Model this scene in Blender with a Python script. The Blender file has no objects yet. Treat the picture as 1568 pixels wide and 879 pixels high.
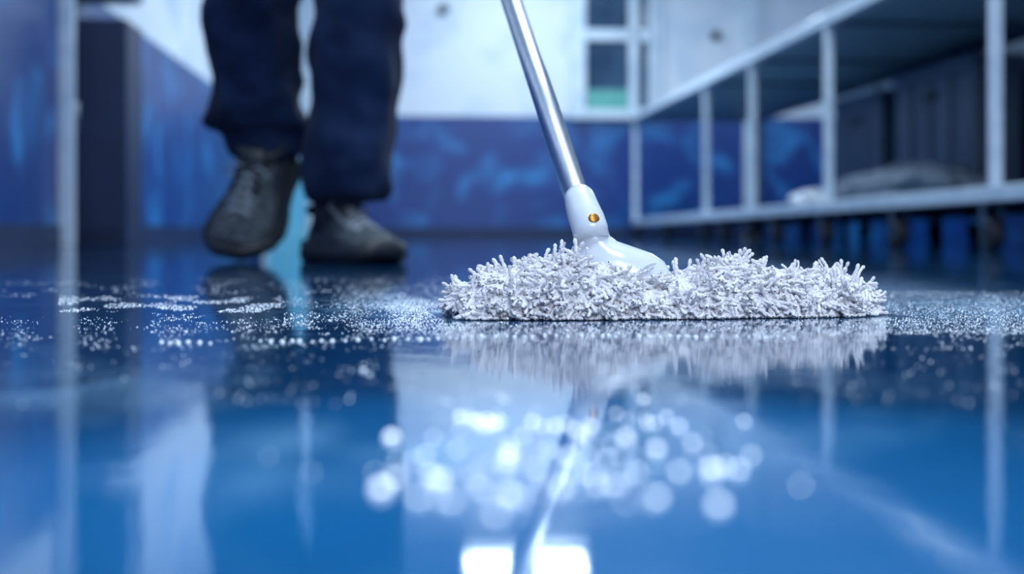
import bpy, bmesh, math, random
import numpy as np
from mathutils import Vector, Matrix
random.seed(4); rng=np.random.default_rng(7)
S=bpy.context.scene
S.view_settings.view_transform='Standard'
TH=math.radians(4.04)
CAMH=0.076

# ---------------------------------------------------------------- helpers
def link(o,parent=None):
    S.collection.objects.link(o)
    if parent is not None: o.parent=parent
    return o
def empty(name,loc=(0,0,0),rot=(0,0,0)):
    e=bpy.data.objects.new(name,None); e.location=loc; e.rotation_euler=rot
    e.empty_display_size=.05
    return link(e)
def mobj(name,bm,mats,parent=None,smooth=False,room=False):
    me=bpy.data.meshes.new(name)
    bmesh.ops.recalc_face_normals(bm,faces=bm.faces)
    bm.to_mesh(me); bm.free()
    for m in (mats if isinstance(mats,(list,tuple)) else [mats]): me.materials.append(m)
    if smooth:
        for p in me.polygons: p.use_smooth=True
    o=bpy.data.objects.new(name,me)
    if room: o.rotation_euler=(0,0,TH)
    return link(o,parent)
def box(bm,x0,x1,y0,y1,z0,z1,mi=0):
    vs=[bm.verts.new(c) for c in ((x0,y0,z0),(x1,y0,z0),(x1,y1,z0),(x0,y1,z0),(x0,y0,z1),(x1,y0,z1),(x1,y1,z1),(x0,y1,z1))]
    for f in ((0,3,2,1),(4,5,6,7),(0,1,5,4),(1,2,6,5),(2,3,7,6),(3,0,4,7)):
        fa=bm.faces.new([vs[i] for i in f]); fa.material_index=mi
def rings(bm,rl,mi=0,cap=True,mf=None):
    prev=None; first=None
    for q,r in enumerate(rl):
        vs=[bm.verts.new(p) for p in r]
        if prev:
            n=len(vs)
            for i in range(n):
                f=bm.faces.new((prev[i],prev[(i+1)%n],vs[(i+1)%n],vs[i])); f.material_index=mf(q,i) if mf else mi
        else: first=vs
        prev=vs
    if cap:
        f=bm.faces.new(first[::-1]); f.material_index=mi
        f=bm.faces.new(prev); f.material_index=mi
def tube(bm,pts,rad,seg=12,mi=0,cap=True,flat=1.0):
    pts=[Vector(p) for p in pts]
    if not isinstance(rad,(list,tuple)): rad=[rad]*len(pts)
    rl=[]; ref=None
    for i,p in enumerate(pts):
        t=(pts[min(i+1,len(pts)-1)]-pts[max(i-1,0)]).normalized()
        if ref is None:
            ref=Vector((0,0,1)) if abs(t.z)<.9 else Vector((1,0,0))
        a=(ref-t*ref.dot(t)).normalized(); ref=a; b=t.cross(a)
        rl.append([p+(a*math.cos(k*2*math.pi/seg)*flat+b*math.sin(k*2*math.pi/seg))*rad[i] for k in range(seg)])
    rings(bm,rl,mi,cap)
def ellring(cx,cy,cz,rx,ry,n=32,w=0,ph=0):
    return [Vector((cx+rx*math.cos(a)*(1+w*math.sin(5*a+ph)),cy+ry*math.sin(a)*(1+w*math.sin(4*a+ph)),cz)) for a in [k*2*math.pi/n for k in range(n)]]
def ellipsoid(bm,c,r,mi=0,u=20,v=12):
    m=Matrix.Translation(c)@Matrix.Diagonal((r[0],r[1],r[2],1))
    res=bmesh.ops.create_uvsphere(bm,u_segments=u,v_segments=v,radius=1,matrix=m)
    for vv in res['verts']:
        for f in vv.link_faces: f.material_index=mi
def mod_bevel(o,w=.004,s=2):
    m=o.modifiers.new('bevel','BEVEL'); m.width=w; m.segments=s; m.limit_method='ANGLE'

# ---------------------------------------------------------------- materials
def mat(name,col,rough=.5,metal=0,col2=None,scale=5,lo=.4,hi=.65,bump=0,bscale=40,coat=0,stretch=(1,1,1),spec=.5,sheen=0,detail=6):
    m=bpy.data.materials.new(name); m.use_nodes=True
    nt=m.node_tree; N=nt.nodes; L=nt.links; p=N['Principled BSDF']
    p.inputs['Base Color'].default_value=(*col,1); p.inputs['Roughness'].default_value=rough
    p.inputs['Metallic'].default_value=metal; p.inputs['Coat Weight'].default_value=coat
    p.inputs['Specular IOR Level'].default_value=spec
    p.inputs['Sheen Weight'].default_value=sheen
    tc=N.new('ShaderNodeTexCoord'); mp=N.new('ShaderNodeMapping'); mp.inputs['Scale'].default_value=stretch
    L.new(tc.outputs['Object'],mp.inputs['Vector'])
    if col2 is not None:
        n=N.new('ShaderNodeTexNoise'); n.inputs['Scale'].default_value=scale; n.inputs['Detail'].default_value=detail
        n.inputs['Distortion'].default_value=.6
        L.new(mp.outputs[0],n.inputs['Vector'])
        r=N.new('ShaderNodeValToRGB'); r.color_ramp.elements[0].position=lo; r.color_ramp.elements[1].position=hi
        r.color_ramp.elements[0].color=(*col,1); r.color_ramp.elements[1].color=(*col2,1)
        L.new(n.outputs['Fac'],r.inputs[0]); L.new(r.outputs[0],p.inputs['Base Color'])
    if bump:
        n2=N.new('ShaderNodeTexNoise'); n2.inputs['Scale'].default_value=bscale
        L.new(mp.outputs[0],n2.inputs['Vector'])
        b=N.new('ShaderNodeBump'); b.inputs['Strength'].default_value=bump; b.inputs['Distance'].default_value=.01
        L.new(n2.outputs['Fac'],b.inputs['Height']); L.new(b.outputs[0],p.inputs['Normal'])
    return m
M_white=mat('white_wall_paint',(.74,.81,.88),.6,col2=(.40,.55,.76),scale=1.6,lo=.50,hi=.8)
M_blue=mat('blue_dado_paint',(.002,.040,.21),.35,col2=(.03,.25,.60),scale=2.4,lo=.50,hi=.74,detail=8)
M_trim=mat('white_trim_paint',(.68,.79,.88),.4,col2=(.55,.68,.8),scale=6)
M_navy=mat('navy_cabinet_paint',(.002,.014,.06),.5,col2=(.004,.02,.08),scale=3)
M_teal=mat('teal_cabinet_paint',(.01,.07,.17),.5,col2=(.02,.10,.22),scale=3)
M_slate=mat('slate_cabinet_paint',(.010,.030,.06),.4,col2=(.022,.052,.095),scale=3)
M_crate=mat('slate_crate_plastic',(.035,.08,.15),.4,col2=(.055,.11,.19),scale=3)
M_ceil=mat('ceiling_paint',(.55,.67,.8),.8,col2=(.5,.62,.75),scale=3)
M_cyan=mat('cyan_door_paint',(.16,.62,.86),.35,col2=(.22,.70,.9),scale=2)
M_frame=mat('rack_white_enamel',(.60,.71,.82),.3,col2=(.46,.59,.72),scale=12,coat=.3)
M_frame_shade=mat('rack_shaded_enamel',(.05,.09,.15),.4,col2=(.07,.12,.19),scale=12)  # dark copy of the rack white, shade put into back posts and crossbars
M_shelf=mat('rack_shelf_grey',(.16,.27,.35),.45,col2=(.2,.32,.41),scale=4)
M_rubber=mat('black_rubber',(.006,.01,.02),.6,col2=(.012,.018,.03),scale=30)
M_steel=mat('brushed_steel',(.66,.70,.76),.36,metal=1,col2=(.55,.6,.67),scale=60,stretch=(8,1,1))
M_plastic=mat('white_plastic',(.68,.73,.80),.25,coat=.4,col2=(.64,.69,.77),scale=20)
M_brass=mat('brass_button',(.55,.25,.045),.35,metal=.7,col2=(.4,.18,.03),scale=200)
M_yarn=mat('microfibre_yarn',(.93,.92,.95),.85,col2=(.80,.80,.89),scale=60,lo=.35,hi=.7,bump=.5,bscale=900,sheen=.3,spec=.25)
M_yarncore=mat('yarn_backing',(.6,.6,.72),.9,col2=(.45,.46,.6),scale=150,bump=.8,bscale=300)
M_foam_glint=mat('foam_and_glint_white',(.88,.94,1),.12,col2=(.8,.9,1),scale=300,coat=.5)  # foam white; on drops and flecks it stands in for water glints
M_trouser=mat('navy_trouser_cloth',(.003,.010,.040),.85,col2=(.009,.025,.078),scale=5,bump=.12,bscale=700,sheen=.05,spec=.15)
M_jacket=mat('navy_jacket_cloth',(.012,.03,.09),.85,col2=(.016,.04,.11),scale=14,bump=.3,bscale=400)
M_shoe=mat('grey_shoe_mesh',(.045,.06,.075),.8,col2=(.12,.145,.165),scale=70,bump=.8,bscale=200,spec=.25)
M_toe=mat('dark_shoe_overlay',(.016,.022,.030),.5,col2=(.028,.036,.046),scale=60)
M_sole=mat('dark_shoe_sole',(.008,.012,.018),.5,col2=(.014,.018,.028),scale=40)
M_lace=mat('shoe_lace',(.28,.33,.38),.8,col2=(.2,.24,.28),scale=80)
M_sock=mat('dark_sock',(.010,.018,.04),.9,col2=(.015,.026,.05),scale=90)
M_skin=mat('skin',(.5,.3,.22),.5,col2=(.45,.26,.19),scale=20)
M_hair=mat('dark_hair',(.02,.015,.012),.6,col2=(.03,.022,.018),scale=60)
M_glove=mat('blue_glove',(.05,.2,.5),.45,col2=(.06,.24,.55),scale=30)
M_cloth=mat('grey_cloth',(.14,.18,.24),.9,col2=(.22,.27,.34),scale=12,bump=.5,bscale=30)
M_clothl=mat('pale_cloth',(.7,.75,.82),.9,col2=(.55,.6,.68),scale=25)
M_glass=mat('dark_window_glass',(.02,.05,.1),.12,col2=(.05,.1,.17),scale=3)
M_green=mat('green_board',(.10,.40,.36),.5,col2=(.14,.46,.4),scale=6)

def floor_mat():
    m=bpy.data.materials.new('wet_blue_floor'); m.use_nodes=True
    nt=m.node_tree; N=nt.nodes; L=nt.links; p=N['Principled BSDF']
    tc=N.new('ShaderNodeTexCoord')
    def noise(scale,detail=4,st=(1,1,1),dist=0):
        mp=N.new('ShaderNodeMapping'); mp.inputs['Scale'].default_value=st
        L.new(tc.outputs['Object'],mp.inputs['Vector'])
        n=N.new('ShaderNodeTexNoise'); n.inputs['Scale'].default_value=scale; n.inputs['Detail'].default_value=detail
        n.inputs['Distortion'].default_value=dist
        L.new(mp.outputs[0],n.inputs['Vector']); return n.outputs['Fac']
    def ramp(src,a,b,ca,cb):
        r=N.new('ShaderNodeValToRGB'); r.color_ramp.elements[0].position=a; r.color_ramp.elements[1].position=b
        r.color_ramp.elements[0].color=(*ca,1); r.color_ramp.elements[1].color=(*cb,1)
        L.new(src,r.inputs[0]); return r.outputs[0]
    def math_(op,a,b):
        n=N.new('ShaderNodeMath'); n.operation=op; n.use_clamp=True
        for i,v in enumerate((a,b)):
            if isinstance(v,(int,float)): n.inputs[i].default_value=v
            else: L.new(v,n.inputs[i])
        return n.outputs[0]
    def blob(x,y,sx,sy):   # a soap smear on the floor
        mp=N.new('ShaderNodeMapping'); mp.vector_type='TEXTURE'
        mp.inputs['Location'].default_value=(x,y,0); mp.inputs['Scale'].default_value=(sx,sy,1)
        L.new(tc.outputs['Object'],mp.inputs['Vector'])
        g=N.new('ShaderNodeTexGradient'); g.gradient_type='SPHERICAL'; L.new(mp.outputs[0],g.inputs['Vector'])
        return g.outputs['Fac']
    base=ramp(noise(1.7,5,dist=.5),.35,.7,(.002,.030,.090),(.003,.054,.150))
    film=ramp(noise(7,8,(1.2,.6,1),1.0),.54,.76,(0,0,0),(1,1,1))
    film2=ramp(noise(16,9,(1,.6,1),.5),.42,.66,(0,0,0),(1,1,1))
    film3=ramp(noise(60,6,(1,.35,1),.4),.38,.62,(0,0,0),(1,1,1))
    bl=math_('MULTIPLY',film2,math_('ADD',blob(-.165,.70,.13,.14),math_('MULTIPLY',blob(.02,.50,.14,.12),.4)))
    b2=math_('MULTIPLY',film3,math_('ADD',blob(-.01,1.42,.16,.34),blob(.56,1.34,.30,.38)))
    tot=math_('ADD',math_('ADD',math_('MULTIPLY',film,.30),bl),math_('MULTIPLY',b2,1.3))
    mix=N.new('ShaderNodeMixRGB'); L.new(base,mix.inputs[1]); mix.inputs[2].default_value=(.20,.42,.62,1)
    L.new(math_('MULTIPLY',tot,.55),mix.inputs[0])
    L.new(mix.outputs[0],p.inputs['Base Color'])
    mr=N.new('ShaderNodeMapRange'); mr.inputs['To Min'].default_value=.05; mr.inputs['To Max'].default_value=.2
    L.new(tot,mr.inputs['Value']); L.new(mr.outputs[0],p.inputs['Roughness'])
    p.inputs['IOR'].default_value=1.55
    p.inputs['Specular Tint'].default_value=(.60,.87,1,1)
    b=N.new('ShaderNodeBump'); b.inputs['Strength'].default_value=.12; b.inputs['Distance'].default_value=.002
    L.new(noise(28,3),b.inputs['Height']); L.new(b.outputs[0],p.inputs['Normal'])
    return m
M_floor=floor_mat()

# ---------------------------------------------------------------- room shell (room axis turned 4 deg from the view)
XL,XR,YB,YF,HC,DADO=-1.64,5.0,-2.5,15.0,3.2,1.276
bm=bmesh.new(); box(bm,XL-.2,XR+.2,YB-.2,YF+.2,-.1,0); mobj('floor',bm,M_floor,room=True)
bm=bmesh.new(); box(bm,XL-.2,XR+.2,YB-.2,YF+.2,HC,HC+.1); mobj('ceiling',bm,M_ceil,room=True)
bm=bmesh.new(); box(bm,XL-.2,XL,YB,YF,0,DADO,0); box(bm,XL-.2,XL-.004,YB,YF,DADO,HC,1); mobj('wall_left',bm,[M_blue,M_white],room=True)
bm=bmesh.new(); box(bm,XR,XR+.2,YB,YF,0,DADO,0); box(bm,XR+.004,XR+.2,YB,YF,DADO,HC,1); mobj('wall_right',bm,[M_blue,M_white],room=True)
bm=bmesh.new(); box(bm,XL-.2,XR+.2,YF,YF+.2,0,DADO,0); box(bm,XL-.2,XR+.2,YF+.004,YF+.2,DADO,HC,1); mobj('wall_back',bm,[M_blue,M_white],room=True)
bm=bmesh.new(); box(bm,XL-.2,XR+.2,YB-.2,YB,0,DADO,0); box(bm,XL-.2,XR+.2,YB-.2,YB-.004,DADO,HC,1); mobj('wall_front',bm,[M_blue,M_white],room=True)
bm=bmesh.new(); box(bm,XL+.02,XL+.075,6.72,6.77,0,HC); box(bm,XL,XL+.02,6.73,6.76,0,HC); o=mobj('trim_1',bm,M_trim,room=True); mod_bevel(o)
def bx(px,d=15.0): return (px-632)*d/2178.0   # room x on the far wall
bm=bmesh.new(); box(bm,bx(458),bx(484),YF-.06,YF,DADO,HC); box(bm,bx(474),bx(484),YF-.05,YF,0,DADO); o=mobj('trim_2',bm,M_trim,room=True); mod_bevel(o)
bm=bmesh.new(); box(bm,bx(1146),bx(1166),YF-.1,YF,0,HC); box(bm,bx(1006),bx(1018),YF-.05,YF,DADO,HC); o=mobj('trim_3',bm,M_trim,room=True); mod_bevel(o)
e=empty('door_1',(0,0,0),(0,0,TH))
bm=bmesh.new(); box(bm,bx(414),bx(474),YF-.03,YF-.002,0,2.1); mobj('leaf',bm,M_cyan,e)
bm=bmesh.new(); box(bm,bx(408),bx(414),YF-.05,YF,0,2.15); box(bm,bx(408),bx(474),YF-.05,YF,2.1,2.15); mobj('frame',bm,M_trim,e)
bm=bmesh.new(); tube(bm,[(bx(466),YF-.03,1.0),(bx(466),YF-.09,1.0),(bx(452),YF-.09,1.0)],.012); mobj('handle',bm,M_steel,e,True)
e=empty('window_1',(0,0,0),(0,0,TH))
w0,w1,z0,z1=bx(874),bx(1004),1.30,2.75
bm=bmesh.new()
box(bm,w0,w0+.17,YF-.08,YF,z0,z1); box(bm,w1-.06,w1,YF-.08,YF,z0,z1); box(bm,w0,w1,YF-.1,YF,z0-.05,z0+.05); box(bm,w0,w1,YF-.08,YF,z1-.06,z1)
box(bm,w0,w1,YF-.07,YF,2.08,2.2); box(bm,bx(966),bx(980),YF-.07,YF,z0,z1)
o=mobj('frame',bm,M_trim,e); mod_bevel(o,.006)
bm=bmesh.new(); box(bm,w0,w1,YF-.02,YF-.001,z0,z1); mobj('panes',bm,M_glass,e)
bm=bmesh.new(); box(bm,bx(902),bx(965),YF-.04,YF-.02,1.36,1.56); mobj('notice_board',bm,M_green,e)
bm=bmesh.new()
for px,z in ((681,2.4),(1102,2.15)):
    x=bx(px); tube(bm,[(x,YF+.004,z),(x,YF-.05,z)],.055,16); tube(bm,[(x,YF-.05,z),(x,YF-.09,z-.02)],.02,10)
mobj('wall_fixings',bm,M_slate,room=True)
bm=bmesh.new(); box(bm,bx(484),bx(1146),YF-.02,YF,0,.1); mobj('baseboard_back',bm,M_navy,room=True)
bm=bmesh.new(); box(bm,XL,XL+.02,7.4,YF-.05,0,.1); box(bm,XL,XL+.02,YB,6.7,0,.1); mobj('baseboard_left',bm,M_navy,room=True)

e=empty('navy_cupboard',(0,0,0),(0,0,TH))
bm=bmesh.new(); box(bm,XL+.001,XL+.275,6.95,7.35,0,1.09); o=mobj('carcass',bm,M_navy,e); mod_bevel(o,.006)
bm=bmesh.new(); box(bm,XL+.03,XL+.25,6.935,6.95,.06,1.05); o=mobj('door',bm,M_navy,e); mod_bevel(o,.004)
bm=bmesh.new(); tube(bm,[(XL+.05,6.935,.55),(XL+.05,6.91,.56),(XL+.05,6.91,.68),(XL+.05,6.935,.69)],.006,8); mobj('handle',bm,M_steel,e,True)
e=empty('wall_cupboard',(0,0,0),(0,0,TH))
bm=bmesh.new(); box(bm,XL+.001,XL+.275,6.95,7.35,1.22,2.5); o=mobj('carcass',bm,M_teal,e); mod_bevel(o,.006)
bm=bmesh.new(); box(bm,XL+.03,XL+.25,6.935,6.95,1.26,2.46); o=mobj('door',bm,M_teal,e); mod_bevel(o,.004)

e=empty('storage_cabinet',(0,0,0),(0,0,TH))
bm=bmesh.new(); box(bm,3.52,4.0,5.0,11.6,.26,1.5)
for y in (5.02,7.2,9.4,11.5):
    for x in (3.54,3.93): box(bm,x,x+.05,y,y+.05,0,.26)
mobj('carcass',bm,M_navy,e)
bm=bmesh.new()
for i in range(6): box(bm,3.49,3.52,5.03+i*1.1,5.03+i*1.1+1.02,.29,1.46)
o=mobj('doors',bm,M_slate,e); mod_bevel(o,.01)
bm=bmesh.new()
for i in range(6): tube(bm,[(3.49,5.1+i*1.1,.6),(3.46,5.1+i*1.1,.61),(3.46,5.1+i*1.1,.75),(3.49,5.1+i*1.1,.76)],.007,8)
mobj('handles',bm,M_steel,e,True)

# ---------------------------------------------------------------- rolling rack
e=empty('rolling_shelf_rack',(0,0,0),(0,0,TH))
RX0,RX1=2.11,3.30; RY0,RY1=4.3,13.5; TOP=1.15
def low(y): return .208-(y-5)*.0072
posts=[4.3,5.05,7.14,8.77,10.17,13.45]
def sloped(bm,x0,x1,y0,y1,t0,t1,mi=0):
    a,b=low(y0),low(y1)
    vs=[bm.verts.new(c) for c in ((x0,y0,a+t0),(x1,y0,a+t0),(x1,y1,b+t0),(x0,y1,b+t0),(x0,y0,a+t1),(x1,y0,a+t1),(x1,y1,b+t1),(x0,y1,b+t1))]
    for f in ((0,3,2,1),(4,5,6,7),(0,1,5,4),(1,2,6,5),(2,3,7,6),(3,0,4,7)):
        fa=bm.faces.new([vs[i] for i in f]); fa.material_index=mi
bm=bmesh.new()
for y in posts: box(bm,RX0,RX0+.045,y,y+.04,low(y)-.02,TOP)
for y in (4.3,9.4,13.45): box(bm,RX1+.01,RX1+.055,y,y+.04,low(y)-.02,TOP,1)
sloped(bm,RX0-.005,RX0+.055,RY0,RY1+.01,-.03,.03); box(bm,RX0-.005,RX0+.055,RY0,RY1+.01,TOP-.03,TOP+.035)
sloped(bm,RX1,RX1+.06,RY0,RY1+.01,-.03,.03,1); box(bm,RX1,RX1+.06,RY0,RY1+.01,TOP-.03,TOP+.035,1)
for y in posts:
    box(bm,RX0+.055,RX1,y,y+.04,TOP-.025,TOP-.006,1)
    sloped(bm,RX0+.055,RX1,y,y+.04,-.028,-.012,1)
for y in (RY0,RY1-.04):
    box(bm,RX0,RX1+.06,y,y+.05,TOP-.03,TOP+.035,0); sloped(bm,RX0,RX1+.06,y,y+.05,-.028,.028,0)
o=mobj('frame',bm,[M_frame,M_frame_shade],e); mod_bevel(o,.006)
bm=bmesh.new(); box(bm,RX0+.05,RX1+.01,RY0+.02,RY1,TOP-.005,TOP+.02); sloped(bm,RX0+.05,RX1+.01,RY0+.02,RY1,-.012,.008); mobj('shelves',bm,M_shelf,e)
bm=bmesh.new()
for y in [4.4,5.1,6.1,7.2,8.2,8.85,9.6,10.25,11.8,13.4]:
    for x in (RX0+.03,RX1+.03):
        zt=low(y)-.03; c=Vector((x,y+.02,.06))
        tube(bm,[c+Vector((-.028,0,0)),c+Vector((-.018,0,0)),c+Vector((.018,0,0)),c+Vector((.028,0,0))],[.050,.06,.06,.050],20,0)
        tube(bm,[c+Vector((-.038,0,0)),c+Vector((.038,0,0))],.01,10,1)
        for sx in (-.038,.034): box(bm,x+sx,x+sx+.004,y-.005,y+.045,.04,zt-.005,1)
        box(bm,x-.04,x+.04,y-.02,y+.06,zt-.012,zt,1)
mobj('casters',bm,[M_rubber,M_slate],e,False)
# slate crates standing on the lower shelf
for (ya,yb,zt) in ((7.42,8.66,1.02),(8.95,9.90,.98)):
    e3=empty('storage_crate',(0,0,0),(0,0,TH)); zb=low(ya)+.010
    bm=bmesh.new(); box(bm,3.00,3.27,ya,yb,zb,zt-.05)
    o=mobj('body',bm,M_crate,e3); mod_bevel(o,.02,3)
    bm=bmesh.new(); box(bm,2.985,3.285,ya-.015,yb+.015,zt-.06,zt)
    for k in range(1,4): box(bm,2.988,3.0,ya+(yb-ya)*k/4-.01,ya+(yb-ya)*k/4+.01,zb+.03,zt-.06)
    o=mobj('lid_and_ribs',bm,M_crate,e3); mod_bevel(o,.006)
    bm=bmesh.new(); ym=(ya+yb)/2; box(bm,2.992,3.001,ym-.10,ym+.10,zt-.2,zt-.15); o=mobj('hand_hold',bm,M_rubber,e3)

from mathutils import noise as mn
e2=empty('laundry_bag',(0,0,0),(0,0,TH))
bm=bmesh.new()
bmesh.ops.create_icosphere(bm,subdivisions=5,radius=1)
for v in bm.verts:
    c=v.co.copy(); n=mn.noise(c*1.8)*.28+mn.noise(c*5)*.10
    c=c*(1+n); v.co=Vector((c.x*.27+2.62,c.y*.80+7.45,max(-.09,c.z*.13)+.09+low(7.45)+.012-(c.y*.80)*.0072))
mobj('body',bm,M_cloth,e2,True)
bm=bmesh.new()
bmesh.ops.create_icosphere(bm,subdivisions=4,radius=1)
for v in bm.verts:
    c=v.co.copy(); n=mn.noise(c*3)*.35; c=c*(1+n); v.co=Vector((c.x*.12+2.36,c.y*.28+8.2,max(-.045,c.z*.065)+.045+low(8.2)+.014))
mobj('tied_neck',bm,M_clothl,e2,True)

# ---------------------------------------------------------------- mop
MA=math.radians(9)
mop=empty('mop',(.1376,1.27,0),(0,0,MA))
PX=np.array([-.200,-.182,-.165,-.152,-.128,-.112,-.099,-.07,-.055,-.040,-.012,.012,.030,.046,.058,.075,.10,.122,.145,.157,.175,.198])
PZ=np.array([.012,.026,.037,.042,.044,.051,.057,.056,.049,.044,.038,.037,.041,.049,.050,.046,.043,.039,.039,.041,.034,.012])-.0075
def H(x): return np.maximum(.004,np.interp(x,PX,PZ))
def D(x): return .055*np.sqrt(np.maximum(.03,1-np.abs(x/.195)**5))+.003*np.sin(x*60)
bm=bmesh.new(); rl=[]
for x in np.linspace(-.182,.182,70):
    h,d=float(H(x))*.9,float(D(x))*.9
    if -.095<x<.015: h*=.72
    rl.append([Vector((x,d*math.cos(a),.002+h*max(0,math.sin(a))**.9)) for a in np.linspace(0,math.pi,24)]+[Vector((x,t*d,.002)) for t in (-.5,0,.5)])
rings(bm,rl); mobj('yarn_backing',bm,M_yarncore,mop,True)
def strands(N,lmin,lmax,rmin,rmax,upbias,K=18,SEG=7,phr=(0.02,math.pi-.02),name='yarn',curlk=.12,nk=.34):
    x=rng.uniform(-.187,.187,N); ph=rng.uniform(phr[0],phr[1],N)
    h=H(x); d=D(x)
    y=d*np.cos(ph); z=.003+h*np.sin(ph)**.9
    keep=~((x>-.086)&(x<.006)&(y>-.022)&(y<.045)&(np.sin(ph)>.4))
    x,y,z,ph,h,d=[a[keep] for a in (x,y,z,ph,h,d)]; n=len(x)
    dh=(H(x+.005)-H(x-.005))/.010
    nx=-dh*np.sin(ph)*.7+np.sign(x)*np.maximum(0,np.abs(x)-.12)*28
    ny=np.cos(ph)/1.0; nz=np.sin(ph)*.8
    nrm=np.stack([nx,ny,nz],1); nrm/=np.linalg.norm(nrm,axis=1)[:,None]
    flow=np.stack([np.sin(x*62+2.2*np.cos(ph*3))*.8+np.sin(x*23+1)*.4, np.sin(x*41+ph*4)*.35+np.cos(ph)*.5, -.45+.35*np.sin(x*90+ph*5)],1)
    dr=nrm*(nk+upbias)+flow*.85+rng.normal(0,.22,(n,3)); dr/=np.linalg.norm(dr,axis=1)[:,None]
    Ln=rng.uniform(lmin,lmax,n); R=rng.uniform(rmin,rmax,n)
    P=np.stack([x,y,z],1)-nrm*.002; pts=[P.copy()]; curl=rng.normal(0,curlk,(n,3))
    lift0=rng.uniform(.0005,.0045,n)
    for k in range(K-1):
        dr=dr+np.array([0,0,-.10+.10*upbias])+curl*.8+rng.normal(0,.05,(n,3)); dr/=np.linalg.norm(dr,axis=1)[:,None]
        P=P+dr*(Ln/(K-1))[:,None]
        lift=lift0+.002*(k/K)
        hh=H(P[:,0])+lift;dd=D(P[:,0])+lift; ins=(P[:,1]/dd)**2+((P[:,2])/hh)**2
        m=(ins<1)&(np.abs(P[:,0])<.188); s=1/np.sqrt(np.maximum(ins,.3))
        P[m,1]*=s[m]**.5; P[m,2]*=s[m]**.7
        P[:,2]=np.maximum(P[:,2],R*1.05)
        pts.append(P.copy())
    pts=np.stack(pts,1)
    T=np.gradient(pts,axis=1); T/=np.linalg.norm(T,axis=2)[:,:,None]+1e-9
    ref=np.array([.31,.52,.79]); A=np.cross(T,ref); A/=np.linalg.norm(A,axis=2)[:,:,None]+1e-9; B=np.cross(T,A)
    phs=rng.uniform(0,6.28,n)[:,None]
    prof=1+.20*np.sin(np.arange(K)[None,:]*1.9+phs)+.05*rng.normal(0,1,(n,K))
    prof[:,-1]=.45; prof[:,-2]=1.05; prof[:,-3]=1.25; prof[:,0]=.6
    ang=np.arange(SEG)*2*math.pi/SEG
    V=pts[:,:,None,:]+(A[:,:,None,:]*np.cos(ang)[None,None,:,None]+B[:,:,None,:]*np.sin(ang)[None,None,:,None])*(R[:,None]*prof)[:,:,None,None]
    V=V.reshape(-1,3); V[:,2]=np.maximum(V[:,2],.0004)
    idx=(np.arange(n)[:,None,None]*K+np.arange(K-1)[None,:,None])*SEG
    j=np.arange(SEG)[None,None,:]; j2=(j+1)%SEG
    F=np.stack([idx+j,idx+j2,idx+SEG+j2,idx+SEG+j],-1).reshape(-1,4)
    me=bpy.data.meshes.new(name)
    me.vertices.add(len(V)); me.vertices.foreach_set('co',V.ravel().astype('f'))
    me.loops.add(F.size); me.loops.foreach_set('vertex_index',F.ravel().astype('i'))
    me.polygons.add(len(F)); me.polygons.foreach_set('loop_start',(np.arange(len(F))*4).astype('i'))
    me.polygons.foreach_set('use_smooth',np.ones(len(F),bool))
    me.update(calc_edges=True); me.materials.append(M_yarn)
    return link(bpy.data.objects.new(name,me),mop)
strands(8000,.014,.025,.00130,.00170,0,name='yarn_strands')
strands(240,.014,.020,.0009,.0012,.8,name='yarn_stray_loops',phr=(.5,math.pi-.3),curlk=.34)
mi=Matrix.Rotation(-MA,4,'Z')@Matrix.Translation((-.1376,-1.27,0))
def loc(p): return mi@Vector(p)
bm=bmesh.new(); rl=[]
for z,cx,rx,ry in ((.026,.096,.050,.030),(.040,.094,.046,.029),(.048,.0925,.043,.027),(.055,.089,.036,.025),(.0605,.083,.0265,.021),(.066,.0745,.0190,.018),(.071,.0705,.0165,.0165),(.078,.069,.0160,.0160)):
    rl.append([loc(p) for p in ellring(cx,1.266,z,rx,ry,40)])
rings(bm,rl); o=mobj('swivel_shell',bm,M_plastic,mop,True)
A0=Vector((.0618,1.27,.0947)); dirv=Vector((-.151,.80,.581)).normalized()
def hp(t): return A0+dirv*t
bm=bmesh.new()
tube(bm,[loc(p) for p in ((.0705,1.254,.068),(.0692,1.257,.076),(.0668,1.262,.084),(.0645,1.268,.0905),(.0625,1.274,.0975),(.0607,1.28,.1045),(.0600,1.283,.107))],[.0150,.0160,.0160,.0155,.0148,.0140,.0128],28)
mobj('collar',bm,M_plastic,mop,True)
bm=bmesh.new(); c=Vector((.0716,1.2460,.0855)); dd=Vector((.28,-.85,.35)).normalized()
tube(bm,[loc(c-dd*.006),loc(c+dd*.001),loc(c+dd*.0022)],[.0052,.0052,.0036],16); mobj('button',bm,M_brass,mop,True)
bm=bmesh.new(); tube(bm,[loc(hp(t)) for t in (.005,.3,.6,.9,1.2,1.5,1.88)],.0118,28); mobj('handle',bm,M_steel,mop,True)
bm=bmesh.new(); tube(bm,[loc(hp(t)) for t in (1.58,1.6,1.89,1.9)],[.0135,.015,.015,.012],20); mobj('grip',bm,M_rubber,mop,True)

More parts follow.
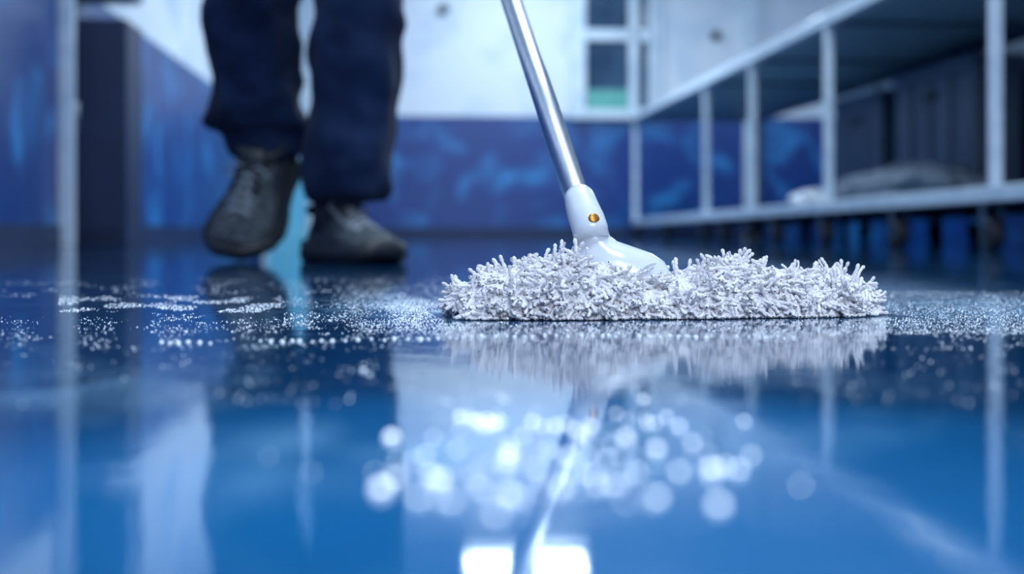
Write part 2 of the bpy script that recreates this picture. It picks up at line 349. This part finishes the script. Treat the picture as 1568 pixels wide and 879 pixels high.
# ---------------------------------------------------------------- janitor
jan=empty('janitor',(0,0,0))
def cloth_obj(name,bm,m,voxel=.011,disp=.02,scale=.12):
    o=mobj(name,bm,m,jan,True)
    r=o.modifiers.new('remesh','REMESH'); r.mode='VOXEL'; r.voxel_size=voxel; r.use_smooth_shade=True
    s=o.modifiers.new('smooth','SMOOTH'); s.factor=.5; s.iterations=3
    t=bpy.data.textures.new(name+'_folds','CLOUDS'); t.noise_scale=scale; t.noise_depth=1
    d=o.modifiers.new('folds','DISPLACE'); d.texture=t; d.strength=disp; d.mid_level=.5; d.texture_coords='GLOBAL'
    return o
bm=bmesh.new()
L=[(-.612,3.545,.262,.082,.085),(-.615,3.535,.29,.090,.092),(-.617,3.525,.318,.098,.10),(-.630,3.505,.326,.124,.112),(-.636,3.49,.345,.124,.110),(-.630,3.47,.38,.110,.105),(-.624,3.45,.44,.112,.107),(-.617,3.40,.52,.110,.11),(-.607,3.36,.61,.112,.113),(-.585,3.37,.75,.115,.12),(-.565,3.38,.90,.115,.13),(-.56,3.38,.96,.10,.12)]
R=[(-.383,3.315,.150,.084,.10),(-.385,3.31,.165,.094,.105),(-.387,3.305,.22,.104,.110),(-.385,3.30,.25,.102,.106),(-.376,3.295,.306,.104,.108),(-.364,3.28,.40,.102,.105),(-.360,3.27,.50,.104,.108),(-.358,3.28,.61,.108,.112),(-.375,3.32,.75,.112,.12),(-.395,3.37,.90,.115,.13),(-.40,3.38,.96,.10,.12)]
rings(bm,[ellring(*r,32,.04,i*.9) for i,r in enumerate(L)])
rings(bm,[ellring(*r,32,.04,i*1.1) for i,r in enumerate(R)])
rings(bm,[ellring(-.48,3.38,z,rx,ry,32) for z,rx,ry in ((.84,.12,.10),(.88,.18,.13),(.95,.185,.135),(1.02,.17,.125),(1.06,.16,.12))])
cloth_obj('trousers',bm,M_trouser,.009,.044,.11)
g1=hp(1.66); g2=hp(1.84)
bm=bmesh.new()
rings(bm,[ellring(-.48+.01*k,y,z,rx,ry,32) for k,(y,z,rx,ry) in enumerate(((3.37,.93,.195,.145),(3.35,1.02,.185,.135),(3.28,1.14,.185,.13),(3.18,1.27,.20,.135),(3.08,1.38,.205,.125),(3.03,1.45,.15,.10),(3.00,1.50,.07,.07)))])
shR=Vector((-.27,3.06,1.40)); shL=Vector((-.61,3.06,1.40))
elR=Vector((-.20,2.88,1.16)); elL=Vector((-.60,2.88,1.17))
wrR=g1+Vector((.03,.075,.035)); wrL=g2+Vector((-.06,.06,.04))
for a,b,c in ((shR,elR,wrR),(shL,elL,wrL)):
    tube(bm,[a+(a-b)*.12,a,a.lerp(b,.5),b,b.lerp(c,.5),c],[.05,.07,.06,.055,.048,.04],20)
cloth_obj('jacket',bm,M_jacket,.012,.02,.12)
def hand(name,g,wr,side):
    bm=bmesh.new(); ax=dirv; u=(wr-g); u=(u-ax*u.dot(ax)).normalized(); w=ax.cross(u)*side
    palm=g+u*.028
    tube(bm,[wr,wr.lerp(palm,.5),palm],[.03,.034,.03],16)
    tube(bm,[palm-ax*.042,palm-ax*.02,palm+ax*.02,palm+ax*.038],[.012,.02,.02,.012],14)
    for k,(off,ln) in enumerate(((-.033,.8),(-.011,.95),(.011,1.0),(.033,.9))):
        pts=[g+ax*off+(u*math.cos(a)+w*math.sin(a))*.0235 for a in np.linspace(.25,.25+3.9*ln,8)]
        tube(bm,pts,[.0095,.0095,.009,.0095,.0085,.0088,.008,.005],10)
    pts=[g+ax*(.04-.03*k/5)+(u*math.cos(a)-w*math.sin(a))*.025 for k,a in enumerate(np.linspace(.2,2.5,6))]
    tube(bm,pts,[.013,.012,.011,.011,.010,.006],10)
    o=mobj(name,bm,M_glove,jan,True); r=o.modifiers.new('remesh','REMESH'); r.mode='VOXEL'; r.voxel_size=.003; r.use_smooth_shade=True
hand('glove_right',g1,wrR,1); hand('glove_left',g2,wrL,-1)
bm=bmesh.new(); hc=Vector((-.43,2.93,1.63))
tube(bm,[(-.425,3.01,1.46),(-.428,2.98,1.53),(-.43,2.95,1.58)],[.06,.055,.055],20)
ellipsoid(bm,hc,(.075,.095,.11)); ellipsoid(bm,hc+Vector((0,-.03,-.055)),(.052,.06,.055))
ellipsoid(bm,hc+Vector((0,-.1,-.015)),(.014,.018,.024)); ellipsoid(bm,hc+Vector((0,-.094,.012)),(.01,.014,.03))
for s in (-1,1): ellipsoid(bm,hc+Vector((s*.077,.005,0)),(.01,.02,.032))
ellipsoid(bm,hc+Vector((0,-.088,-.055)),(.024,.01,.008))
o=mobj('head',bm,M_skin,jan,True); r=o.modifiers.new('remesh','REMESH'); r.mode='VOXEL'; r.voxel_size=.005; r.use_smooth_shade=True
bm=bmesh.new(); 
for s in (-1,1): ellipsoid(bm,hc+Vector((s*.03,-.083,.012)),(.013,.009,.007))
mobj('eyes',bm,M_clothl,jan,True)
bm=bmesh.new()
for s in (-1,1): ellipsoid(bm,hc+Vector((s*.03,-.0915,.012)),(.0055,.003,.0055)); ellipsoid(bm,hc+Vector((s*.03,-.088,.032)),(.018,.006,.004))
ellipsoid(bm,hc+Vector((0,.018,.03)),(.08,.095,.095))
mobj('hair',bm,M_hair,jan,True)

def shoe(name,matrix,sc,wf_=1.22,hf=1.1):
    yy=[0,.008,.03,.06,.10,.14,.18,.22,.26,.285,.30,.306]
    ww=[.012,.026,.038,.041,.040,.042,.048,.052,.049,.038,.022,.008]
    tp=[.07,.098,.105,.102,.102,.100,.085,.068,.056,.046,.034,.026]
    xo=[0,0,0,0,.001,.003,.005,.005,.002,-.002,-.005,-.007]
    M=matrix@Matrix.Diagonal((sc*wf_,-sc,sc*hf,1))@Matrix.Translation((0,-.06,0))
    def spring(y): return .012*max(0,(y-.22)/.08)**2+.004*max(0,(.04-y)/.04)
    bm=bmesh.new(); rl=[]
    for y,w,t,x in zip(yy,ww,tp,xo):
        b=.018+spring(y); ring=[]
        for k in range(28):
            a=k*2*math.pi/28; c,s_=math.cos(a),math.sin(a)
            if s_>0:
                wf=1-.38*max(0,min(1,(t-.05)/.05))*s_**1.3
                px=w*math.copysign(abs(c)**.75,c)*wf; pz=b+(t-b)*s_**.9
            else: px=w*math.copysign(abs(c)**.6,c); pz=b+.006*s_
            ring.append(M@Vector((x+px,y,pz)))
        rl.append(ring)
    def mf(q,i):
        if q>=10: return 1
        if q<=2: return 1
        side=min(i,13-i) if i<14 else 0
        return 1 if side<(3 if q<6 else 2) else 0
    rings(bm,rl,mf=mf); o=mobj(name+'_upper',bm,[M_shoe,M_toe],jan,True); o.modifiers.new('sub','SUBSURF').render_levels=1
    bm=bmesh.new(); rl=[]
    for y,w,t,x in zip(yy,ww,tp,xo):
        z=spring(y); w2=w+.006; y2=y+(-.006 if y<.01 else (.009 if y>.29 else 0)); hh=.030+(.010 if y<.08 else 0)
        rl.append([M@Vector((x+w2*a,y2,z+b)) for a,b in ((-.96,0),(-.5,0),(0,.001),(.5,0),(.96,0),(1.05,.012),(1,hh),(.5,hh),(-.5,hh),(-1,hh),(-1.05,.012))])
    rings(bm,rl); mobj(name+'_sole',bm,M_sole,jan,True)
    bm=bmesh.new()
    for i in range(6):
        y=.125+i*.019; t=float(np.interp(y,yy,tp))+.003
        w=.022+.001*i
        for sgn in (1,-1):
            tube(bm,[M@Vector((sgn*-w,y-.007,t-.016)),M@Vector((sgn*-w*.5,y-.003,t-.003)),M@Vector((0,y,t+.002)),M@Vector((sgn*w*.5,y+.004,t-.004)),M@Vector((sgn*w,y+.008,t-.018))],.0040*sc,8)
    for sgn in (1,-1):
        tube(bm,[M@Vector((0,.125,.107)),M@Vector((sgn*.02,.13,.116)),M@Vector((sgn*.036,.142,.105)),M@Vector((sgn*.03,.15,.094)),M@Vector((0,.128,.106))],.003*sc,8)
    mobj(name+'_laces',bm,M_lace,jan,True)
    bm=bmesh.new()
    tube(bm,[M@Vector((.034*math.cos(a),.055+.048*math.sin(a),.104+.010*math.sin(a))) for a in np.linspace(0,2*math.pi,25)],.008*sc,10,cap=False)
    rings(bm,[[M@Vector((x_*1.0,y_,z_)) for x_,y_,z_ in ((-.022,y,z),(.022,y,z),(.02,y+.006,z+.004),(-.02,y+.006,z+.004))] for y,z in ((.18,.08),(.14,.098),(.108,.118),(.094,.135))])
    mobj(name+'_collar',bm,M_toe,jan,True)
ma=Matrix.Translation((-.428,3.36,.0))@Matrix.Rotation(math.radians(38),4,'Z')
shoe('shoe_right',ma,.98,1.5,1.25)
mb=Matrix.Translation((-.617,3.50,.256))@Matrix.Rotation(math.radians(12),4,'Y')@Matrix.Rotation(math.radians(-12),4,'Z')@Matrix.Rotation(math.radians(58),4,'X')@Matrix.Translation((0,.01,-.10))
shoe('shoe_left',mb,1.03,1.62,1.2)
bm=bmesh.new()
tube(bm,[(-.428,3.35,.07),(-.41,3.34,.13),(-.39,3.32,.2)],[.048,.052,.055],20)
tube(bm,[(-.618,3.50,.24),(-.617,3.515,.27),(-.62,3.52,.33)],[.055,.06,.065],20)
mobj('socks',bm,M_sock,jan,True)

# ---------------------------------------------------------------- droplets, foam & glint flecks
def fl(px,py):
    d=CAMH*2178/(py-352.0); return ((px-784)*d/2178,d)
def drops(name,P,seg=8,lat=4):
    V=[];F=[]
    for (x,y,r,hf) in P:
        b=len(V)
        for i in range(lat):
            a=i/lat*math.pi/2
            for k in range(seg):
                t=k*2*math.pi/seg; V.append((x+r*math.cos(a)*math.cos(t),y+r*math.cos(a)*math.sin(t),.0001+r*hf*math.sin(a)))
        V.append((x,y,.0001+r*hf))
        for i in range(lat-1):
            for k in range(seg):
                F.append((b+i*seg+k,b+i*seg+(k+1)%seg,b+(i+1)*seg+(k+1)%seg,b+(i+1)*seg+k))
        for k in range(seg): F.append((b+(lat-1)*seg+k,b+(lat-1)*seg+(k+1)%seg,b+lat*seg))
    me=bpy.data.meshes.new(name); me.from_pydata(V,[],F); me.materials.append(M_foam_glint)
    for p in me.polygons: p.use_smooth=True
    return link(bpy.data.objects.new(name,me))
P=[]
def under_mop(x,y):
    c,s=math.cos(-MA),math.sin(-MA); a,b=x-.1376,y-1.27
    return abs(a*c-b*s)<.205 and abs(a*s+b*c)<.072
def scatter(n,x0,x1,y0,y1,r0,r1,clump=True,cs=14,th=.05,gx=False):
    k=0;t=0
    while k<n and t<n*12:
        t+=1
        if gx: px=random.gauss((x0+x1)/2,(x1-x0)/4); py=random.gauss((y0+y1)/2,(y1-y0)/4)
        else: px=random.uniform(x0,x1); py=random.uniform(y0,y1)
        if py<385: continue
        x,y=fl(px,py)
        if under_mop(x,y): continue
        if clump and mn.noise(Vector((px/60,py/cs,n*.1)))<th*random.uniform(-1,2.5): continue
        P.append((x,y,random.uniform(r0,r1)*random.choice((.5,.7,.8,1,1.3)),random.uniform(.5,.9))); k+=1
scatter(4800,520,740,434,508,.00025,.0006,True,14,-.2,True)
scatter(1500,90,430,454,478,.0003,.0008,True,8,.05)
scatter(1500,230,700,455,510,.00025,.0006,True,8,.03)
scatter(5600,1345,1640,446,512,.00022,.0005,True,16,-.5)
scatter(1700,0,1568,485,535,.0003,.0006,True,9,.08)
scatter(700,0,1568,530,620,.0002,.0006,True,15,.1)
scatter(900,0,700,425,455,.0003,.0007,True,6,.1)
scatter(1000,660,1360,494,516,.0003,.0007,True,8,-.1)
px=235
while px<1215:
    px+=random.uniform(9,24)
    if 330<px<390: continue
    py=521+4*math.sin(px/170)-6*max(0,(px-700)/500)+random.uniform(-1.5,1.5); x,y=fl(px,py)
    P.append((x,y,random.uniform(.0011,.0020),.85))
drops('water_droplets',P)
Q=[]
big=[(584,752,32),(600,672,24),(672,738,27),(606,735,22),(780,698,22),(780,762,26),(705,640,16),(730,648,18),(755,652,18),(815,648,14),(850,655,16),(880,660,14),(905,655,13),(958,672,20),(1005,690,20),(985,614,14),(556,568,12),(566,574,9),(1040,655,15),(1060,680,15),(1090,722,27),(1100,776,27),(1130,722,20),(1040,725,17),(1005,765,24),(975,728,18),(940,745,22),(915,745,20),(860,750,20),(820,720,15),(840,690,13),(870,700,15),(900,700,13),(930,705,15),(800,670,13),(760,790,20),(690,770,18),(650,700,14),(640,765,18),(735,750,18),(1150,700,14),(990,650,13),(1020,640,12),(700,690,12),(765,648,14),(742,655,14),(830,655,12),(865,650,12),(893,668,12),(720,640,12),(660,732,20),(1110,716,16),(745,644,14)]
for px,py,s in big:
    x,y=fl(px,py); Q.append((x,y,s*.5*y/2178*.82,.9))
for _ in range(90):
    px=random.gauss(860,140); py=random.gauss(705,38); x,y=fl(px,min(max(py,610),800)); Q.append((x,y,random.uniform(.0004,.0011),.8))
drops('glint_flecks',Q,16,6)  # white flecks painted in place of bright glints on water drops

# ---------------------------------------------------------------- lamps
LC=(.74,.88,1)
def lamp(xr,yr,w,l,P,col=LC):
    e=empty('ceiling_lamp',(xr*math.cos(TH)-yr*math.sin(TH),xr*math.sin(TH)+yr*math.cos(TH),0),(0,0,TH))
    bm=bmesh.new(); box(bm,-w/2-.04,w/2+.04,-l/2-.04,l/2+.04,HC-.05,HC); mobj('housing',bm,M_trim,e)
    ld=bpy.data.lights.new('lamp','AREA'); ld.shape='RECTANGLE'; ld.size=w; ld.size_y=l; ld.energy=P; ld.color=col
    o=bpy.data.objects.new('panel_light',ld); o.location=(0,0,HC-.055); link(o,e)
lamp(1.10,13.60,1.15,.55,55)
lamp(1.5,10.3,1.15,1.1,230)
lamp(1.2,6.2,1.15,1.1,75)
lamp(.6,2.3,1.15,1.1,95)
lamp(3.9,9.5,1.15,1.1,70)
lamp(.5,-.8,1.15,1.1,75)
# unseen window frame with fill lights, added to brighten the mop's front
e=empty('fill_window',(0,0,0),(0,0,TH))
bm=bmesh.new()
box(bm,-.2,2.2,YB,YB+.05,.95,1.02); box(bm,-.2,2.2,YB,YB+.05,2.3,2.37)
for x in (-.2,.98,2.13): box(bm,x,x+.07,YB,YB+.05,.95,2.37)
mobj('frame',bm,M_trim,e)
for x in (.44,1.59):
    ld=bpy.data.lights.new('mop_fill','AREA'); ld.shape='RECTANGLE'; ld.size=1.05; ld.size_y=1.24; ld.energy=42; ld.color=(.86,.92,1)
    o=bpy.data.objects.new('mop_fill_light',ld); o.location=(x,YB+.03,1.66); o.rotation_euler=(math.radians(90),0,0); link(o,e)
# unseen spotlight and can, added to brighten the white flecks near the camera
e=empty('added_fleck_spot',(.03,.0,0))
bm=bmesh.new(); tube(bm,[(0,0,HC),(0,0,HC-.12)],.05,20); mobj('can',bm,M_trim,e,True)
ld=bpy.data.lights.new('spot','SPOT'); ld.energy=1250; ld.spot_size=math.radians(10); ld.spot_blend=.8; ld.shadow_soft_size=.03; ld.color=(.88,.95,1)
o=bpy.data.objects.new('spot_light',ld); o.location=(0,0,HC-.14); link(o,e)
d=Vector((-.02,.44,-(HC-.14))); o.rotation_euler=d.to_track_quat('-Z','Y').to_euler()

w=bpy.data.worlds.new('world'); S.world=w; w.use_nodes=True
w.node_tree.nodes['Background'].inputs[0].default_value=(.2,.4,.8,1); w.node_tree.nodes['Background'].inputs[1].default_value=.3

# ---------------------------------------------------------------- camera
cd=bpy.data.cameras.new('camera'); cd.lens=50; cd.sensor_width=36; cd.shift_y=-(439.5-352)/1568
cd.dof.use_dof=True; cd.dof.focus_distance=1.225; cd.dof.aperture_fstop=3.8; cd.clip_start=.02
cam=bpy.data.objects.new('camera',cd); cam.location=(0,0,CAMH); cam.rotation_euler=(math.radians(90),0,0); link(cam)
S.camera=cam
